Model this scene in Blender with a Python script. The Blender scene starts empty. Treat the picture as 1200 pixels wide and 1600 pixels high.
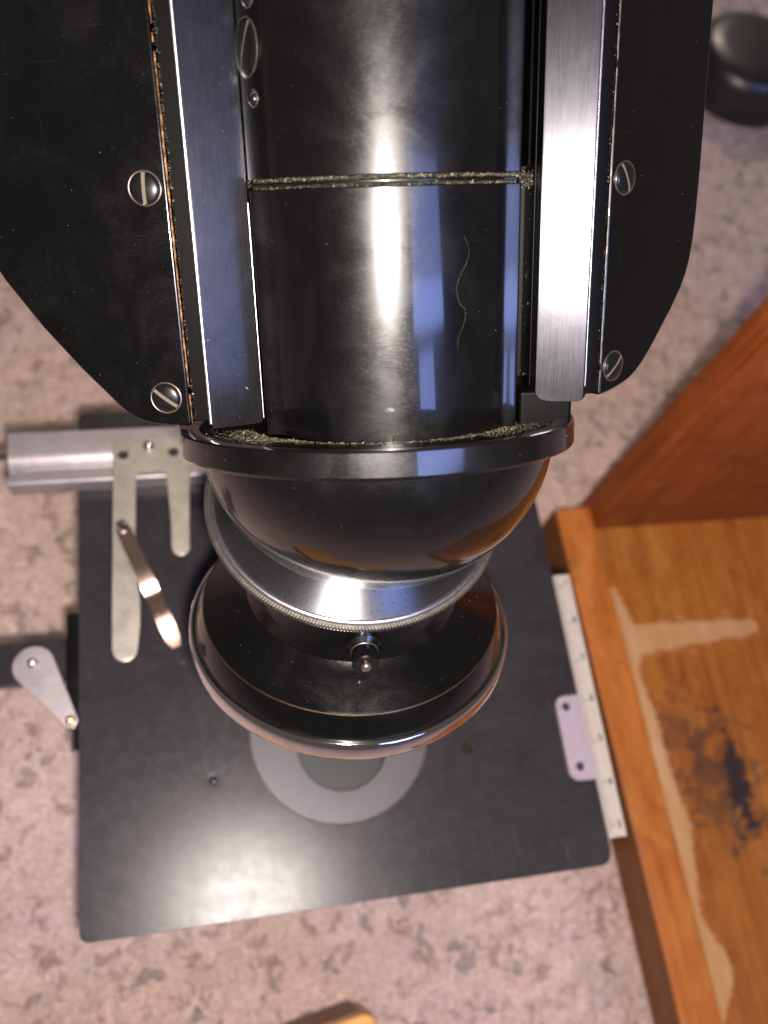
import bpy, bmesh, math, random
import numpy as np
from mathutils import Matrix, Vector

random.seed(7)
S = 0.00085            # one modelling unit ("mm" below) in metres
SC = bpy.context.scene
COL = SC.collection
V = Vector

# ------------------------------------------------------------------ camera
cam_d = bpy.data.cameras.new("camera")
cam = bpy.data.objects.new("camera", cam_d)
COL.objects.link(cam)
CR = Matrix(((0.97958093, -0.13152942, 0.1520566),
             (-0.06326864, -0.9195571, -0.38782962),
             (0.19083574, 0.37029009, -0.90910229)))      # rows: right, down, forward
CAM_POS = V((38.7409, 8.3382, 245.5015))
rot = Matrix((CR[0], -CR[1], -CR[2])).transposed()
cam.matrix_world = Matrix.Translation(CAM_POS * S) @ rot.to_4x4()
cam_d.sensor_fit = 'VERTICAL'
cam_d.sensor_height = 36.0
cam_d.lens = 36.0 * 1365.05 / 1600.0
cam_d.clip_start = 0.005
cam_d.clip_end = 20.0
cam_d.dof.use_dof = True
cam_d.dof.focus_distance = 142 * S
cam_d.dof.aperture_fstop = 18.5
SC.camera = cam

def cam_dir(x, y, z):
    """direction given right / down / forward of the phone, in world axes"""
    return (CR.transposed() @ V((x, y, z))).normalized()

# ------------------------------------------------------------------ light
world = bpy.data.worlds.new("World")
SC.world = world
world.use_nodes = True
bg = world.node_tree.nodes["Background"]
bg.inputs["Color"].default_value = (1.0, 0.86, 0.78, 1)
bg.inputs["Strength"].default_value = 0.09

def lamp(name, kind, energy, color, pos, target=None, **kw):
    d = bpy.data.lights.new(name, kind)
    d.energy = energy
    d.color = color
    for k, v in kw.items():
        setattr(d, k, v)
    o = bpy.data.objects.new(name, d)
    COL.objects.link(o)
    o.location = pos
    if target is not None:
        o.rotation_euler = (V(target) - V(pos)).to_track_quat('-Z', 'Y').to_euler()
    return o

flash_pos = (CAM_POS + cam_dir(1, 0, 0) * 5 + cam_dir(0, 1, 0) * 10 + cam_dir(0, 0, 1) * -3) * S
lamp("phone_flash", 'POINT', 3.6, (1.0, 0.90, 0.84), flash_pos, shadow_soft_size=0.004)
# daylight from a tall window behind and to the right of the photographer
aim = V((70, 80, 145)) * S
def pane(x, z, w, h, radiance):
    """daylight through one pane; x, z are where it stands in the window wall, units of 2.94 at y = -1920"""
    c = V((70 + (x - 70) * 2.94, -1920, 145 + (z - 145) * 2.94)) * S
    w, h = w * 2.94 * S, h * 2.94 * S
    lamp("window_light", 'AREA', radiance * math.pi * w * h, (0.30, 0.41, 1.0), c, c + V((0, 1, 0)),
         shape='RECTANGLE', size=w, size_y=h)
pane(478, 915, 485, 200, 6.0)
pane(478, 763, 485, 84, 13.0)
pane(400, 612, 210, 160, 9.0)
# warm fill lamp added out of view to lift the carpet
lamp("carpet_fill_light", 'AREA', 42.0, (1.0, .84, .72), V((900, 3900, 3000)) * S, V((150, 150, -90)) * S, shape='DISK', size=.35)
SC.view_settings.view_transform = 'Standard'
SC.view_settings.look = 'None'
SC.view_settings.exposure = 0.0
SC.view_settings.gamma = 1.0
SC.cycles.use_denoising = True
SC.cycles.max_bounces = 8

# ------------------------------------------------------------------ materials
class NT:
    def __init__(s, name):
        s.m = bpy.data.materials.new(name)
        s.m.use_nodes = True
        s.t = s.m.node_tree
        s.b = s.t.nodes["Principled BSDF"]
    def n(s, kind, **kw):
        nd = s.t.nodes.new(kind)
        for k, v in kw.items():
            if k.startswith('i_'):
                nd.inputs[k[2:].replace('_', ' ')].default_value = v
            else:
                setattr(nd, k, v)
        return nd
    def l(s, a, b):
        s.t.links.new(a, b)
    def coord(s, sx=1, sy=1, sz=1, kind='Object', rot=(0, 0, 0)):
        c = s.n('ShaderNodeTexCoord')
        mp = s.n('ShaderNodeMapping')
        mp.inputs['Scale'].default_value = (sx / S, sy / S, sz / S)
        mp.inputs['Rotation'].default_value = rot
        s.l(c.outputs[kind], mp.inputs['Vector'])
        return mp.outputs['Vector']
    def noise(s, vec, scale, detail=3, rough=.5, dist=0):
        x = s.n('ShaderNodeTexNoise')
        x.inputs['Scale'].default_value = scale
        x.inputs['Detail'].default_value = detail
        x.inputs['Roughness'].default_value = rough
        x.inputs['Distortion'].default_value = dist
        s.l(vec, x.inputs['Vector'])
        return x.outputs['Fac']
    def ramp(s, fac, stops, interp='LINEAR'):
        r = s.n('ShaderNodeValToRGB')
        r.color_ramp.interpolation = interp
        e = r.color_ramp.elements
        while len(e) < len(stops):
            e.new(0.5)
        for i, (p, c) in enumerate(stops):
            e[i].position = p
            e[i].color = (c if len(c) == 4 else tuple(c) + (1,)) if hasattr(c, '__len__') else (c, c, c, 1)
        s.l(fac, r.inputs['Fac'])
        return r.outputs['Color']
    def mix(s, fac, a, b, mode='MIX'):
        m = s.n('ShaderNodeMix', data_type='RGBA', blend_type=mode)
        for sock, v in ((m.inputs[0], fac), (m.inputs[6], a), (m.inputs[7], b)):
            if hasattr(v, 'is_linked') or hasattr(v, 'links'):
                s.l(v, sock)
            elif hasattr(v, '__len__'):
                sock.default_value = tuple(v) + ((1,) if len(v) == 3 else ())
            else:
                sock.default_value = v
        return m.outputs[2]
    def math(s, op, a, b=None):
        m = s.n('ShaderNodeMath', operation=op)
        for i, v in enumerate((a, b)):
            if v is None:
                continue
            if hasattr(v, 'links'):
                s.l(v, m.inputs[i])
            else:
                m.inputs[i].default_value = v
        return m.outputs[0]
    def bump(s, h, strength, dist):
        b = s.n('ShaderNodeBump')
        b.inputs['Strength'].default_value = strength
        b.inputs['Distance'].default_value = dist * S
        s.l(h, b.inputs['Height'])
        s.l(b.outputs['Normal'], s.b.inputs['Normal'])
        return b
    def set(s, **kw):
        for k, v in kw.items():
            sock = s.b.inputs[k.replace('_', ' ')]
            if hasattr(v, 'links'):
                s.l(v, sock)
            elif hasattr(v, '__len__') and len(v) == 3:
                sock.default_value = (*v, 1)
            else:
                sock.default_value = v
        return s

def black_paint(name, base=(.0010, .0009, .0010), rough=.25, speck=.016, smear=.04, dirt=(.07, .062, .05), coat=.07, cloud=.05):
    """old gloss black enamel: hairline scratches, wipe marks, dust specks"""
    t = NT(name)
    v = t.coord()
    vs = t.coord(1.2, 1.2, .12)                    # long along the tube
    wipe = t.noise(v, .10, 4, .6, .8)
    scr = t.noise(vs, 3.0, 3, .6)
    fine = t.noise(t.coord(.6, 6, 2.2, rot=(.3, .2, .5)), 1.6, 3, .7)
    vor = t.n('ShaderNodeTexVoronoi', feature='F1')
    vor.inputs['Scale'].default_value = .75
    t.l(v, vor.inputs['Vector'])
    sepc = t.n('ShaderNodeSeparateColor')
    t.l(vor.outputs['Color'], sepc.inputs['Color'])
    # specks: tiny discs whose size varies with the cell
    rad = t.math('MULTIPLY', t.math('POWER', sepc.outputs[0], 7), speck * 2.6)
    sp = t.math('LESS_THAN', vor.outputs['Distance'], rad)
    col = t.mix(t.ramp(wipe, [(.45, 0.0), (.8, smear)]), base, (.014, .013, .015))
    col = t.mix(sp, col, dirt)
    h1 = t.noise(t.coord(3.0, 3.0, .06, rot=(.25, .15, 0)), 1.0, 2, .5)
    h2 = t.noise(t.coord(.08, .08, 3.4, rot=(.35, .0, .2)), 1.0, 2, .5, .2)
    hair = t.math('ADD', t.ramp(h1, [(.735, 0), (.76, 1)]), t.ramp(h2, [(.735, 0), (.76, 1)]))
    col = t.mix(t.math('MULTIPLY', hair, .22), col, (.012, .012, .013))
    r1 = t.math('ADD', t.math('MULTIPLY', t.ramp(wipe, [(.38, 0), (.7, 1)]), .13), rough)
    r2 = t.math('ADD', r1, t.math('MULTIPLY', t.ramp(fine, [(.5, 0), (.75, 1)]), .10))
    r3 = t.math('ADD', r2, t.math('MULTIPLY', sp, .5))
    t.set(Base_Color=col, Roughness=r3, IOR=1.5)
    t.b.inputs['Coat Weight'].default_value = 1.0
    t.b.inputs['Coat IOR'].default_value = 1.45
    t.b.inputs['Specular IOR Level'].default_value = .28
    t.set(Coat_Roughness=t.math('ADD', t.math('MULTIPLY', t.ramp(wipe, [(.45, 0), (.75, 1)]), cloud), coat))
    h = t.math('ADD', t.math('MULTIPLY', scr, .6), t.math('MULTIPLY', fine, .5))
    t.bump(h, .05, .02)
    return t.m

def metal(name, color, rough, brushed=(1, 1, 1), bstr=.15, metallic=1.0, mottled=.25, scale=2.0, blotch=.22):
    t = NT(name)
    n1 = t.noise(t.coord(*brushed), scale, 4, .6)
    n2 = t.noise(t.coord(), blotch, 5, .7, .8)
    c2 = tuple(x * (1 - mottled) for x in color)
    t.set(Base_Color=t.mix(t.ramp(n2, [(.35, 0), (.7, 1)]), color, c2), Metallic=metallic,
          Roughness=t.math('ADD', t.math('MULTIPLY', n1, rough * .5), rough * .75))
    t.bump(n1, bstr, .04)
    return t.m

M = {}
M['paint'] = black_paint('gloss_black_enamel')
M['matte'] = NT('dull_dark_recess').set(Base_Color=(.0015, .0014, .0013), Roughness=.4).m
M['matte'].node_tree.nodes['Principled BSDF'].inputs['Specular IOR Level'].default_value = .06  # plain near-black with almost no specular
M['paint_plate'] = black_paint('gloss_black_enamel_side', rough=.16, speck=.016, smear=.01, cloud=.015)
M['paint_disc'] = black_paint('gloss_black_enamel_disc', rough=.14, speck=.018, smear=.015, cloud=.02)
M['rail'] = metal('blackened_steel', (.024, .024, .028), .27, (5, 5, .15), .08, .9, .25, 1.2)
M['chrome'] = metal('polished_chrome', (.82, .79, .78), .06, (1, 1, 1), .02, 1, .08, 1.5)
M['chrome_edge'] = metal('bright_edge_metal', (.62, .60, .64), .34, (1, 1, 1), .2, 1, .3, 1.5)
M['clip'] = metal('wood_tinted_steel', (.62, .44, .36), .26, (3, .3, 1), .1, 1, .2, 2)  # steel tinted warm to stand for the orange wood it mirrors
M['alu'] = metal('satin_aluminium', (.50, .44, .46), .42, (.1, 4, 4), .2, .75, .28, 2, .10)
M['german'] = metal('nickel_silver', (.50, .45, .385), .42, (4, .3, 4), .2, .65, .34, 2, .11)
M['vern'] = metal('lavender_anodised', (.36, .285, .34), .5, (2, 2, 2), .1, .35, .10, 2)
M['brass'] = metal('aged_brass', (.70, .45, .18), .3, (2, 2, 2), .3, 1, .5, 2)
M['bush'] = metal('dull_bush', (.10, .08, .035), .45, (2, 2, 2), .3, .8, .5, 2)
M['gilt'] = metal('faded_gilt', (.12, .085, .05), .4, (2, 2, 2), .3, .9, .5, 2)
M['darkscrew'] = black_paint('blackened_screw', (.003, .003, .003), .26, .03, .06)

M['worn'] = metal('worn_screw_rim', (.15, .125, .105), .42, (1, 1, 1), .4, .8, .6, 3)
M['slotfill'] = NT('packed_dirt_in_slot').set(Base_Color=(.075, .06, .042), Roughness=.8).m

def knurl_mat():
    t = NT('lathe_turned_steel')
    v = t.coord()
    sep = t.n('ShaderNodeSeparateXYZ'); t.l(v, sep.inputs[0])
    r = t.math('SQRT', t.math('ADD', t.math('MULTIPLY', sep.outputs[0], sep.outputs[0]),
                              t.math('MULTIPLY', sep.outputs[1], sep.outputs[1])))
    cmb = t.n('ShaderNodeCombineXYZ'); t.l(r, cmb.inputs[0])
    rings = t.noise(cmb.outputs[0], 6.0, 3, .7)
    tan = t.n('ShaderNodeTangent', direction_type='RADIAL', axis='Z')
    pits = t.noise(t.coord(1.2, 1.2, 1.2), 1.1, 4, .7, .4)
    t.l(tan.outputs[0], t.b.inputs['Tangent'])
    col = t.mix(t.ramp(pits, [(.58, 0), (.66, 1)]), (.88, .90, .96), (.45, .46, .52))
    t.set(Base_Color=col, Metallic=1.0, Anisotropic=1.0,
          Anisotropic_Rotation=.25,
          Roughness=t.math('ADD', t.math('MULTIPLY', rings, .06), .28))
    t.bump(rings, .10, .02)
    return t.m
M['turned'] = knurl_mat()
M['knurl'] = metal('knurled_edge_steel', (.17, .155, .135), .42, (1, 1, 1), .3, .9, .4, 3)

def stage_mat():
    t = NT('satin_black_stage')
    v = t.coord()
    cl = t.noise(v, .040, 6, .68, .9)
    mid = t.noise(v, .30, 5, .7, .4)
    gr = t.noise(v, 2.6, 3, .7)
    s1 = t.noise(t.coord(2.2, .05, 1, rot=(0, 0, .5)), .9, 2, .5)
    s2 = t.noise(t.coord(2.6, .06, 1, rot=(0, 0, -1.1)), .8, 2, .5)
    scr = t.math('ADD', t.ramp(s1, [(.70, 0), (.735, 1)]), t.ramp(s2, [(.71, 0), (.745, 1)]))
    scr = t.math('MULTIPLY', scr, t.ramp(cl, [(.45, 0), (.62, .7)]))
    vor = t.n('ShaderNodeTexVoronoi'); vor.inputs['Scale'].default_value = .16
    t.l(v, vor.inputs['Vector'])
    sc = t.n('ShaderNodeSeparateColor'); t.l(vor.outputs['Color'], sc.inputs['Color'])
    sp = t.math('LESS_THAN', vor.outputs['Distance'], t.math('MULTIPLY', t.math('POWER', sc.outputs[0], 6), .08))
    col = t.mix(t.ramp(cl, [(.3, 0), (.7, 1)]), (.0185, .0165, .0195), (.029, .0255, .028))
    col = t.mix(t.ramp(mid, [(.5, 0), (.8, .35)]), col, (.044, .039, .041))
    col = t.mix(t.math('MULTIPLY', scr, .7), col, (.12, .11, .105))
    col = t.mix(t.math('MULTIPLY', sp, .5), col, (.12, .11, .10))
    rg = t.math('ADD', t.math('MULTIPLY', t.ramp(cl, [(.3, 0), (.7, 1)]), .03), .235)
    rg = t.math('ADD', rg, t.math('MULTIPLY', t.ramp(mid, [(.35, 0), (.7, 1)]), .05))
    t.set(Base_Color=col, Roughness=rg, IOR=1.31)
    t.bump(t.math('ADD', gr, t.math('MULTIPLY', mid, .6)), .38, .06)
    return t.m
M['stage'] = stage_mat()

def insert_mat(name, c1, c2):
    t = NT(name)
    v = t.coord()
    t.set(Base_Color=t.mix(t.noise(v, .12, 4, .6), c1, c2), Roughness=.48, Metallic=.35)
    t.bump(t.noise(v, 3, 2), .2, .03)
    return t.m
M['insert'] = insert_mat('grey_stage_insert', (.064, .058, .066), (.048, .044, .050))
M['well'] = insert_mat('dark_insert_centre', (.0135, .014, .0155), (.010, .0105, .012))

def ivory():
    t = NT('ivory_scale')
    v = t.coord()
    t.set(Base_Color=t.mix(t.noise(v, .3, 4), (.42, .36, .32), (.32, .275, .24)), Roughness=.5)
    return t.m
M['ivory'] = ivory()
M['ink'] = NT('dark_engraving').set(Base_Color=(.05, .05, .05), Roughness=.7).m
M['faint_ink'] = NT('faint_engraving').set(Base_Color=(.30, .25, .30), Roughness=.7).m
M['hole'] = NT('dark_hole_lining').set(Base_Color=(.012, .011, .011), Roughness=.6).m

def dust_mat():
    t = NT('yellowish_dust')
    v = t.coord()
    n = t.noise(v, 2.3, 2)
    c = t.ramp(n, [(.30, (.03, .029, .018)), (.45, (.075, .070, .036)), (.57, (.13, .12, .07)), (.70, (.24, .22, .16))])
    t.set(Base_Color=c, Roughness=.85)
    return t.m
M['dust'] = dust_mat()
M['lint'] = NT('grey_lint').set(Base_Color=(.16, .15, .135), Roughness=.9).m

def grime_shade_mat():
    t = NT('grimy_shaded_groove')
    v = t.coord()
    n = t.noise(t.coord(.45, .45, 2.4), 1.5, 5, .75, .5)
    c = t.ramp(n, [(.48, (.0015, .0015, .0012)), (.60, (.006, .0055, .0035)), (.68, (.05, .047, .022)), (.76, (.20, .18, .10))])  # olive grime, with the groove's shade and glints put into the colours
    t.set(Base_Color=c, Roughness=.7)
    t.b.inputs['Specular IOR Level'].default_value = .12
    t.bump(n, .6, .15)
    return t.m
M['grime_shade'] = grime_shade_mat()

def seam_mat():
    t = NT('brassy_seam')
    v = t.coord()
    n = t.noise(v, .9, 4, .7)
    c = t.ramp(n, [(.36, (.03, .012, .006)), (.5, (.10, .045, .02)), (.62, (.24, .12, .04)), (.75, (.12, .095, .07))])
    t.set(Base_Color=c, Metallic=.8, Roughness=.42)
    t.bump(n, .5, .1)
    return t.m
M['seam'] = seam_mat()

def wood(name, c1, c2, c3, axis=(1, .06, 1), rough=.38, stain=False, wear=.4):
    t = NT(name)
    v = t.coord(*axis)
    g = t.noise(v, .32, 6, .62, .6)
    g2 = t.noise(v, 2.2, 4, .6)
    big = t.noise(t.coord(1, .6, 1), .022, 4, .6, .6)
    c = t.ramp(g, [(.28, c1), (.5, c2), (.72, c3)])
    c = t.mix(t.math('MULTIPLY', g2, .3), c, c1)
    c = t.mix(t.ramp(big, [(.45, 0), (.75, wear)]), c, tuple(x * .45 for x in c2))
    yel = t.noise(t.coord(1.3, .5, 1.3), .05, 5, .7, 1.0)
    c = t.mix(t.ramp(yel, [(.50, 0), (.72, .40)]), c, (c3[0] * 1.12, c3[1] * 1.55, c3[2] * 2.2))
    blot = t.noise(t.coord(1, .8, 1), .10, 6, .75, 1.2)
    c = t.mix(t.ramp(blot, [(.56, 0), (.70, .55 * (wear > .15))]), c, (c1[0] * .35, c1[1] * .35, c1[2] * .5))
    if stain:
        # old ink/oil stain soaked into the boards
        vv = t.coord()
        sep = t.n('ShaderNodeSeparateXYZ'); t.l(vv, sep.inputs[0])
        def blob(cx, cy, rx, ry, soft):
            dx = t.math('DIVIDE', t.math('SUBTRACT', sep.outputs[0], cx), rx)
            dy = t.math('DIVIDE', t.math('SUBTRACT', sep.outputs[1], cy), ry)
            d = t.math('SQRT', t.math('ADD', t.math('MULTIPLY', dx, dx), t.math('MULTIPLY', dy, dy)))
            nn = t.noise(vv, .14, 5, .66, .8)
            d2 = t.math('ADD', d, t.math('MULTIPLY', t.math('SUBTRACT', nn, .5), 3.2))
            return t.ramp(d2, [(max(0, .55 - soft), 1), (min(1, .62 + soft), 0)])
        b1 = blob(223, 20, 22, 36, .2)
        b2 = blob(229, 20, 8, 27, .12)
        b3 = blob(209, 38, 13, 20, .3)
        c = t.mix(t.math('MULTIPLY', b1, .68), c, (.060, .030, .022))
        c = t.mix(t.math('MULTIPLY', b3, .55), c, (.10, .045, .02))
        c = t.mix(t.math('MULTIPLY', b2, .9), c, (.022, .017, .021))
    t.set(Base_Color=c, Roughness=t.math('ADD', t.math('MULTIPLY', g, .25), rough), IOR=1.45)
    t.bump(g2, .25, .12)
    return t.m
M['wood_floor'] = wood('varnished_floor_board', (.25, .068, .009), (.37, .115, .014), (.46, .165, .026), stain=True)
M['wood_sill'] = wood('varnished_sill', (.32, .082, .010), (.47, .135, .017), (.56, .19, .03), wear=.35)
M['wood_panel'] = wood('varnished_panel', (.16, .032, .004), (.26, .055, .007), (.34, .08, .012), axis=(1, 1, .06))
M['wood_dark'] = wood('dark_side_wood', (.12, .038, .008), (.17, .055, .011), (.21, .072, .015), wear=.1)  # darker side wood; stands for shade on the board's far side
M['wood_raw'] = wood('bare_wood', (.46, .225, .085), (.53, .27, .105), (.56, .30, .13), rough=.7, wear=.1)
M['wood_block'] = wood('orange_block', (.50, .20, .04), (.66, .30, .07), (.74, .38, .11), axis=(.06, 1, 1), wear=.1)
M['rubber'] = black_paint('matt_black_plastic', (.009, .008, .009), .4, .02, .1, coat=.35)

def carpet_mat():
    t = NT('pinkish_beige_carpet')
    v = t.coord()
    warp = t.n('ShaderNodeTexNoise'); warp.inputs['Scale'].default_value = .13; warp.inputs['Detail'].default_value = 3
    t.l(v, warp.inputs['Vector'])
    vadd = t.n('ShaderNodeVectorMath', operation='MULTIPLY_ADD')
    t.l(warp.outputs['Color'], vadd.inputs[0]); vadd.inputs[1].default_value = (22, 22, 22); t.l(v, vadd.inputs[2])
    def flecks(scale, thr, soft, off):
        mv = t.n('ShaderNodeVectorMath', operation='ADD'); t.l(vadd.outputs[0], mv.inputs[0])
        mv.inputs[1].default_value = (off, off * .7, 0)
        vo = t.n('ShaderNodeTexVoronoi'); vo.inputs['Scale'].default_value = scale
        vo.voronoi_dimensions = '2D'
        t.l(mv.outputs[0], vo.inputs['Vector'])
        s = t.n('ShaderNodeSeparateColor'); t.l(vo.outputs['Color'], s.inputs['Color'])
        pick = t.ramp(s.outputs[0], [(thr - .01, 0), (thr, 1)])
        body = t.ramp(vo.outputs['Distance'], [(0, .55), (.12, .6), (.22, 1), (.22 + soft, 0)])
        return t.math('MULTIPLY', pick, body), s
    f1, s1 = flecks(.150, .79, .26, 0)
    f2, s2 = flecks(.26, .78, .22, 371)
    big = t.noise(v, .022, 4, .6)
    mid = t.noise(v, .16, 4, .6)
    fin = t.noise(v, .62, 4, .75, .6)
    base = t.mix(t.ramp(mid, [(.35, 0), (.65, 1)]), (.67, .49, .42), (.84, .63, .56))
    tan = t.noise(v, .034, 3, .6, .4)
    base = t.mix(t.ramp(tan, [(.42, 0), (.62, .75)]), base, (.66, .50, .41))
    base = t.mix(t.ramp(big, [(.35, 0), (.65, .5)]), base, (.82, .56, .52))
    fcol = t.ramp(s1.outputs[1], [(0, (.15, .13, .13)), (.4, (.24, .19, .17)), (.7, (.36, .21, .15)), (1, (.13, .125, .13))])
    fcol2 = t.ramp(s2.outputs[1], [(0, (.30, .18, .13)), (.5, (.20, .17, .17)), (1, (.42, .24, .18))])
    c = t.mix(t.math('MULTIPLY', f1, .82), base, fcol)
    c = t.mix(t.math('MULTIPLY', f2, .7), c, fcol2)
    c = t.mix(t.ramp(fin, [(.34, .62), (.56, 0)]), c, (.27, .20, .17))  # hollows of the pile darkened in colour in place of shading
    t.set(Base_Color=c, Roughness=.95)
    t.b.inputs['Specular IOR Level'].default_value = .15
    t.b.inputs['Sheen Weight'].default_value = .15
    t.bump(fin, 1.0, 1.4)
    return t.m
M['carpet'] = carpet_mat()

# ------------------------------------------------------------------ mesh helpers
WORLD = {}
def T(x, y, z): return Matrix.Translation(V((x, y, z)))
def frame(o, ex, ey, ez):
    m = Matrix((ex, ey, ez)).transposed().to_4x4()
    m.translation = V(o)
    return m
def met(Fm):
    m = Fm.copy(); m.translation = m.translation * S
    return m

def link(name, data, parent, Fm):
    o = bpy.data.objects.new(name, data)
    COL.objects.link(o)
    W = met(Fm)
    if parent is not None:
        o.parent = parent
        o.matrix_basis = WORLD[parent.name].inverted() @ W
    else:
        o.matrix_basis = W
    WORLD[o.name] = W
    return o

def thing(name, label, cat, Fm, group=None):
    o = link(name, None, None, Fm)
    o.empty_display_size = .01
    o['label'] = label; o['category'] = cat
    if group: o['group'] = group
    return o

class MB:
    def __init__(s): s.v = []; s.f = []
    def add(s, vs, fs, Fm=None):
        o = len(s.v)
        s.v += [tuple(Fm @ V(p)) if Fm is not None else tuple(p) for p in vs]
        s.f += [tuple(i + o for i in f) for f in fs]
        return s
    def box(s, x0, x1, y0, y1, z0, z1, Fm=None):
        vs = [(x, y, z) for z in (z0, z1) for y in (y0, y1) for x in (x0, x1)]
        return s.add(vs, [(0, 2, 3, 1), (4, 5, 7, 6), (0, 1, 5, 4), (2, 6, 7, 3), (0, 4, 6, 2), (1, 3, 7, 5)], Fm)
    def prism(s, pts, z0, z1, Fm=None):
        n = len(pts)
        vs = [(x, y, z0) for x, y in pts] + [(x, y, z1) for x, y in pts]
        fs = [tuple(range(n - 1, -1, -1)), tuple(range(n, 2 * n))]
        fs += [(i, (i + 1) % n, n + (i + 1) % n, n + i) for i in range(n)]
        return s.add(vs, fs, Fm)
    def loft(s, A, B):
        n = len(A)
        fs = [tuple(range(n - 1, -1, -1)), tuple(range(n, 2 * n))]
        fs += [(i, (i + 1) % n, n + (i + 1) % n, n + i) for i in range(n)]
        return s.add(list(A) + list(B), fs)
    def lathe(s, prof, seg=96, Fm=None, a0=0, a1=2 * math.pi, loop=True):
        full = abs(a1 - a0 - 2 * math.pi) < 1e-6
        k = seg if full else seg + 1
        vs = []
        for i in range(k):
            a = a0 + (a1 - a0) * i / seg
            vs += [(r * math.cos(a), r * math.sin(a), z) for r, z in prof]
        m = len(prof); fs = []
        for i in range(seg):
            j = (i + 1) % k
            for q in range(m - 1 + (1 if loop else 0)):
                q2 = (q + 1) % m
                fs.append((i * m + q, j * m + q, j * m + q2, i * m + q2))
        return s.add(vs, fs, Fm)
    def sphere(s, c, r, seg=16, Fm=None, squash=1.0):
        prof = [(max(1e-4, r * math.sin(math.pi * i / (seg // 2))), -r * squash * math.cos(math.pi * i / (seg // 2))) for i in range(seg // 2 + 1)]
        F2 = T(*c) if Fm is None else Fm @ T(*c)
        return s.lathe(prof, seg, F2, loop=False)
    def tube(s, pts, r, seg=8):
        rings = []
        P = [V(p) for p in pts]
        for i, p in enumerate(P):
            d = (P[min(i + 1, len(P) - 1)] - P[max(i - 1, 0)]).normalized()
            u = d.cross(V((0.3, .2, 1))).normalized(); w = d.cross(u)
            rr = r[i] if hasattr(r, '__len__') else r
            rings.append([tuple(p + u * rr * math.cos(2 * math.pi * k / seg) + w * rr * math.sin(2 * math.pi * k / seg)) for k in range(seg)])
        vs = sum(rings, [])
        fs = [(i * seg + k, i * seg + (k + 1) % seg, (i + 1) * seg + (k + 1) % seg, (i + 1) * seg + k) for i in range(len(P) - 1) for k in range(seg)]
        fs += [tuple(range(seg - 1, -1, -1)), tuple((len(P) - 1) * seg + k for k in range(seg))]
        return s.add(vs, fs)
    def build(s, name, mat, parent=None, Fm=Matrix.Identity(4), bevel=0, segs=2, angle=35, mesh_only=False, bev_angle=40):
        me = bpy.data.meshes.new(name)
        bm = bmesh.new()
        vs = [bm.verts.new(V(p) * S) for p in s.v]
        for f in s.f:
            try: bm.faces.new([vs[i] for i in f])
            except ValueError: pass
        bmesh.ops.remove_doubles(bm, verts=bm.verts, dist=1e-4 * S)
        bmesh.ops.recalc_face_normals(bm, faces=bm.faces)
        if bevel:
            es = [e for e in bm.edges if len(e.link_faces) == 2 and e.calc_face_angle(0) > math.radians(bev_angle)]
            bmesh.ops.bevel(bm, geom=es, offset=bevel * S, segments=segs, profile=.5, affect='EDGES', clamp_overlap=True)
        bm.to_mesh(me); bm.free()
        me.materials.append(mat)
        me.shade_smooth()
        me.set_sharp_from_angle(angle=math.radians(angle))
        if mesh_only: return me
        o = link(name, me, parent, Fm)
        if bevel:
            wn = o.modifiers.new('weighted_normal', 'WEIGHTED_NORMAL'); wn.keep_sharp = True; wn.weight = 90
        return o

def holed(outline, holes, z0, z1, mb=None):
    """flat plate with real holes, as an MB"""
    mb = mb or MB()
    bm = bmesh.new()
    loops = []
    for lp in [outline] + holes:
        vs = [bm.verts.new((x, y, 0)) for x, y in lp]
        for i in range(len(vs)): bm.edges.new((vs[i], vs[(i + 1) % len(vs)]))
        loops.append(len(vs))
    bmesh.ops.triangle_fill(bm, edges=bm.edges[:], use_beauty=True)
    bm.verts.index_update()
    fl = [tuple(v.index for v in f.verts) for f in bm.faces]
    pts = [tuple(v.co) for v in bm.verts]; bm.free()
    n = len(pts)
    vs = [(x, y, z1) for x, y, _ in pts] + [(x, y, z0) for x, y, _ in pts]
    fs = list(fl) + [tuple(i + n for i in reversed(f)) for f in fl]
    o = 0
    for L in loops:
        fs += [(o + i, o + (i + 1) % L, n + o + (i + 1) % L, n + o + i) for i in range(L)]
        o += L
    return mb.add(vs, fs)

def circ(cx, cy, r, n=32, a0=0, a1=2 * math.pi, close=True):
    k = n if close else n - 1
    return [(cx + r * math.cos(a0 + (a1 - a0) * i / k), cy + r * math.sin(a0 + (a1 - a0) * i / k)) for i in range(n)]

def rounded(pts, rs, seg=6):
    """round the corners of a polygon"""
    out = []; n = len(pts)
    for i in range(n):
        p = V(pts[i]); a = (V(pts[i - 1]) - p); b = (V(pts[(i + 1) % n]) - p)
        r = rs[i] if hasattr(rs, '__len__') else rs
        if r <= 0: out.append(tuple(p)); continue
        ang = a.angle(b) / 2
        t = min(r / math.tan(ang), a.length * .49, b.length * .49)
        p0 = p + a.normalized() * t; p1 = p + b.normalized() * t
        for k in range(seg + 1):
            u = k / seg
            out.append(tuple(p0 * (1 - u) ** 2 + p * 2 * u * (1 - u) + p1 * u * u))
    return out

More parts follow.
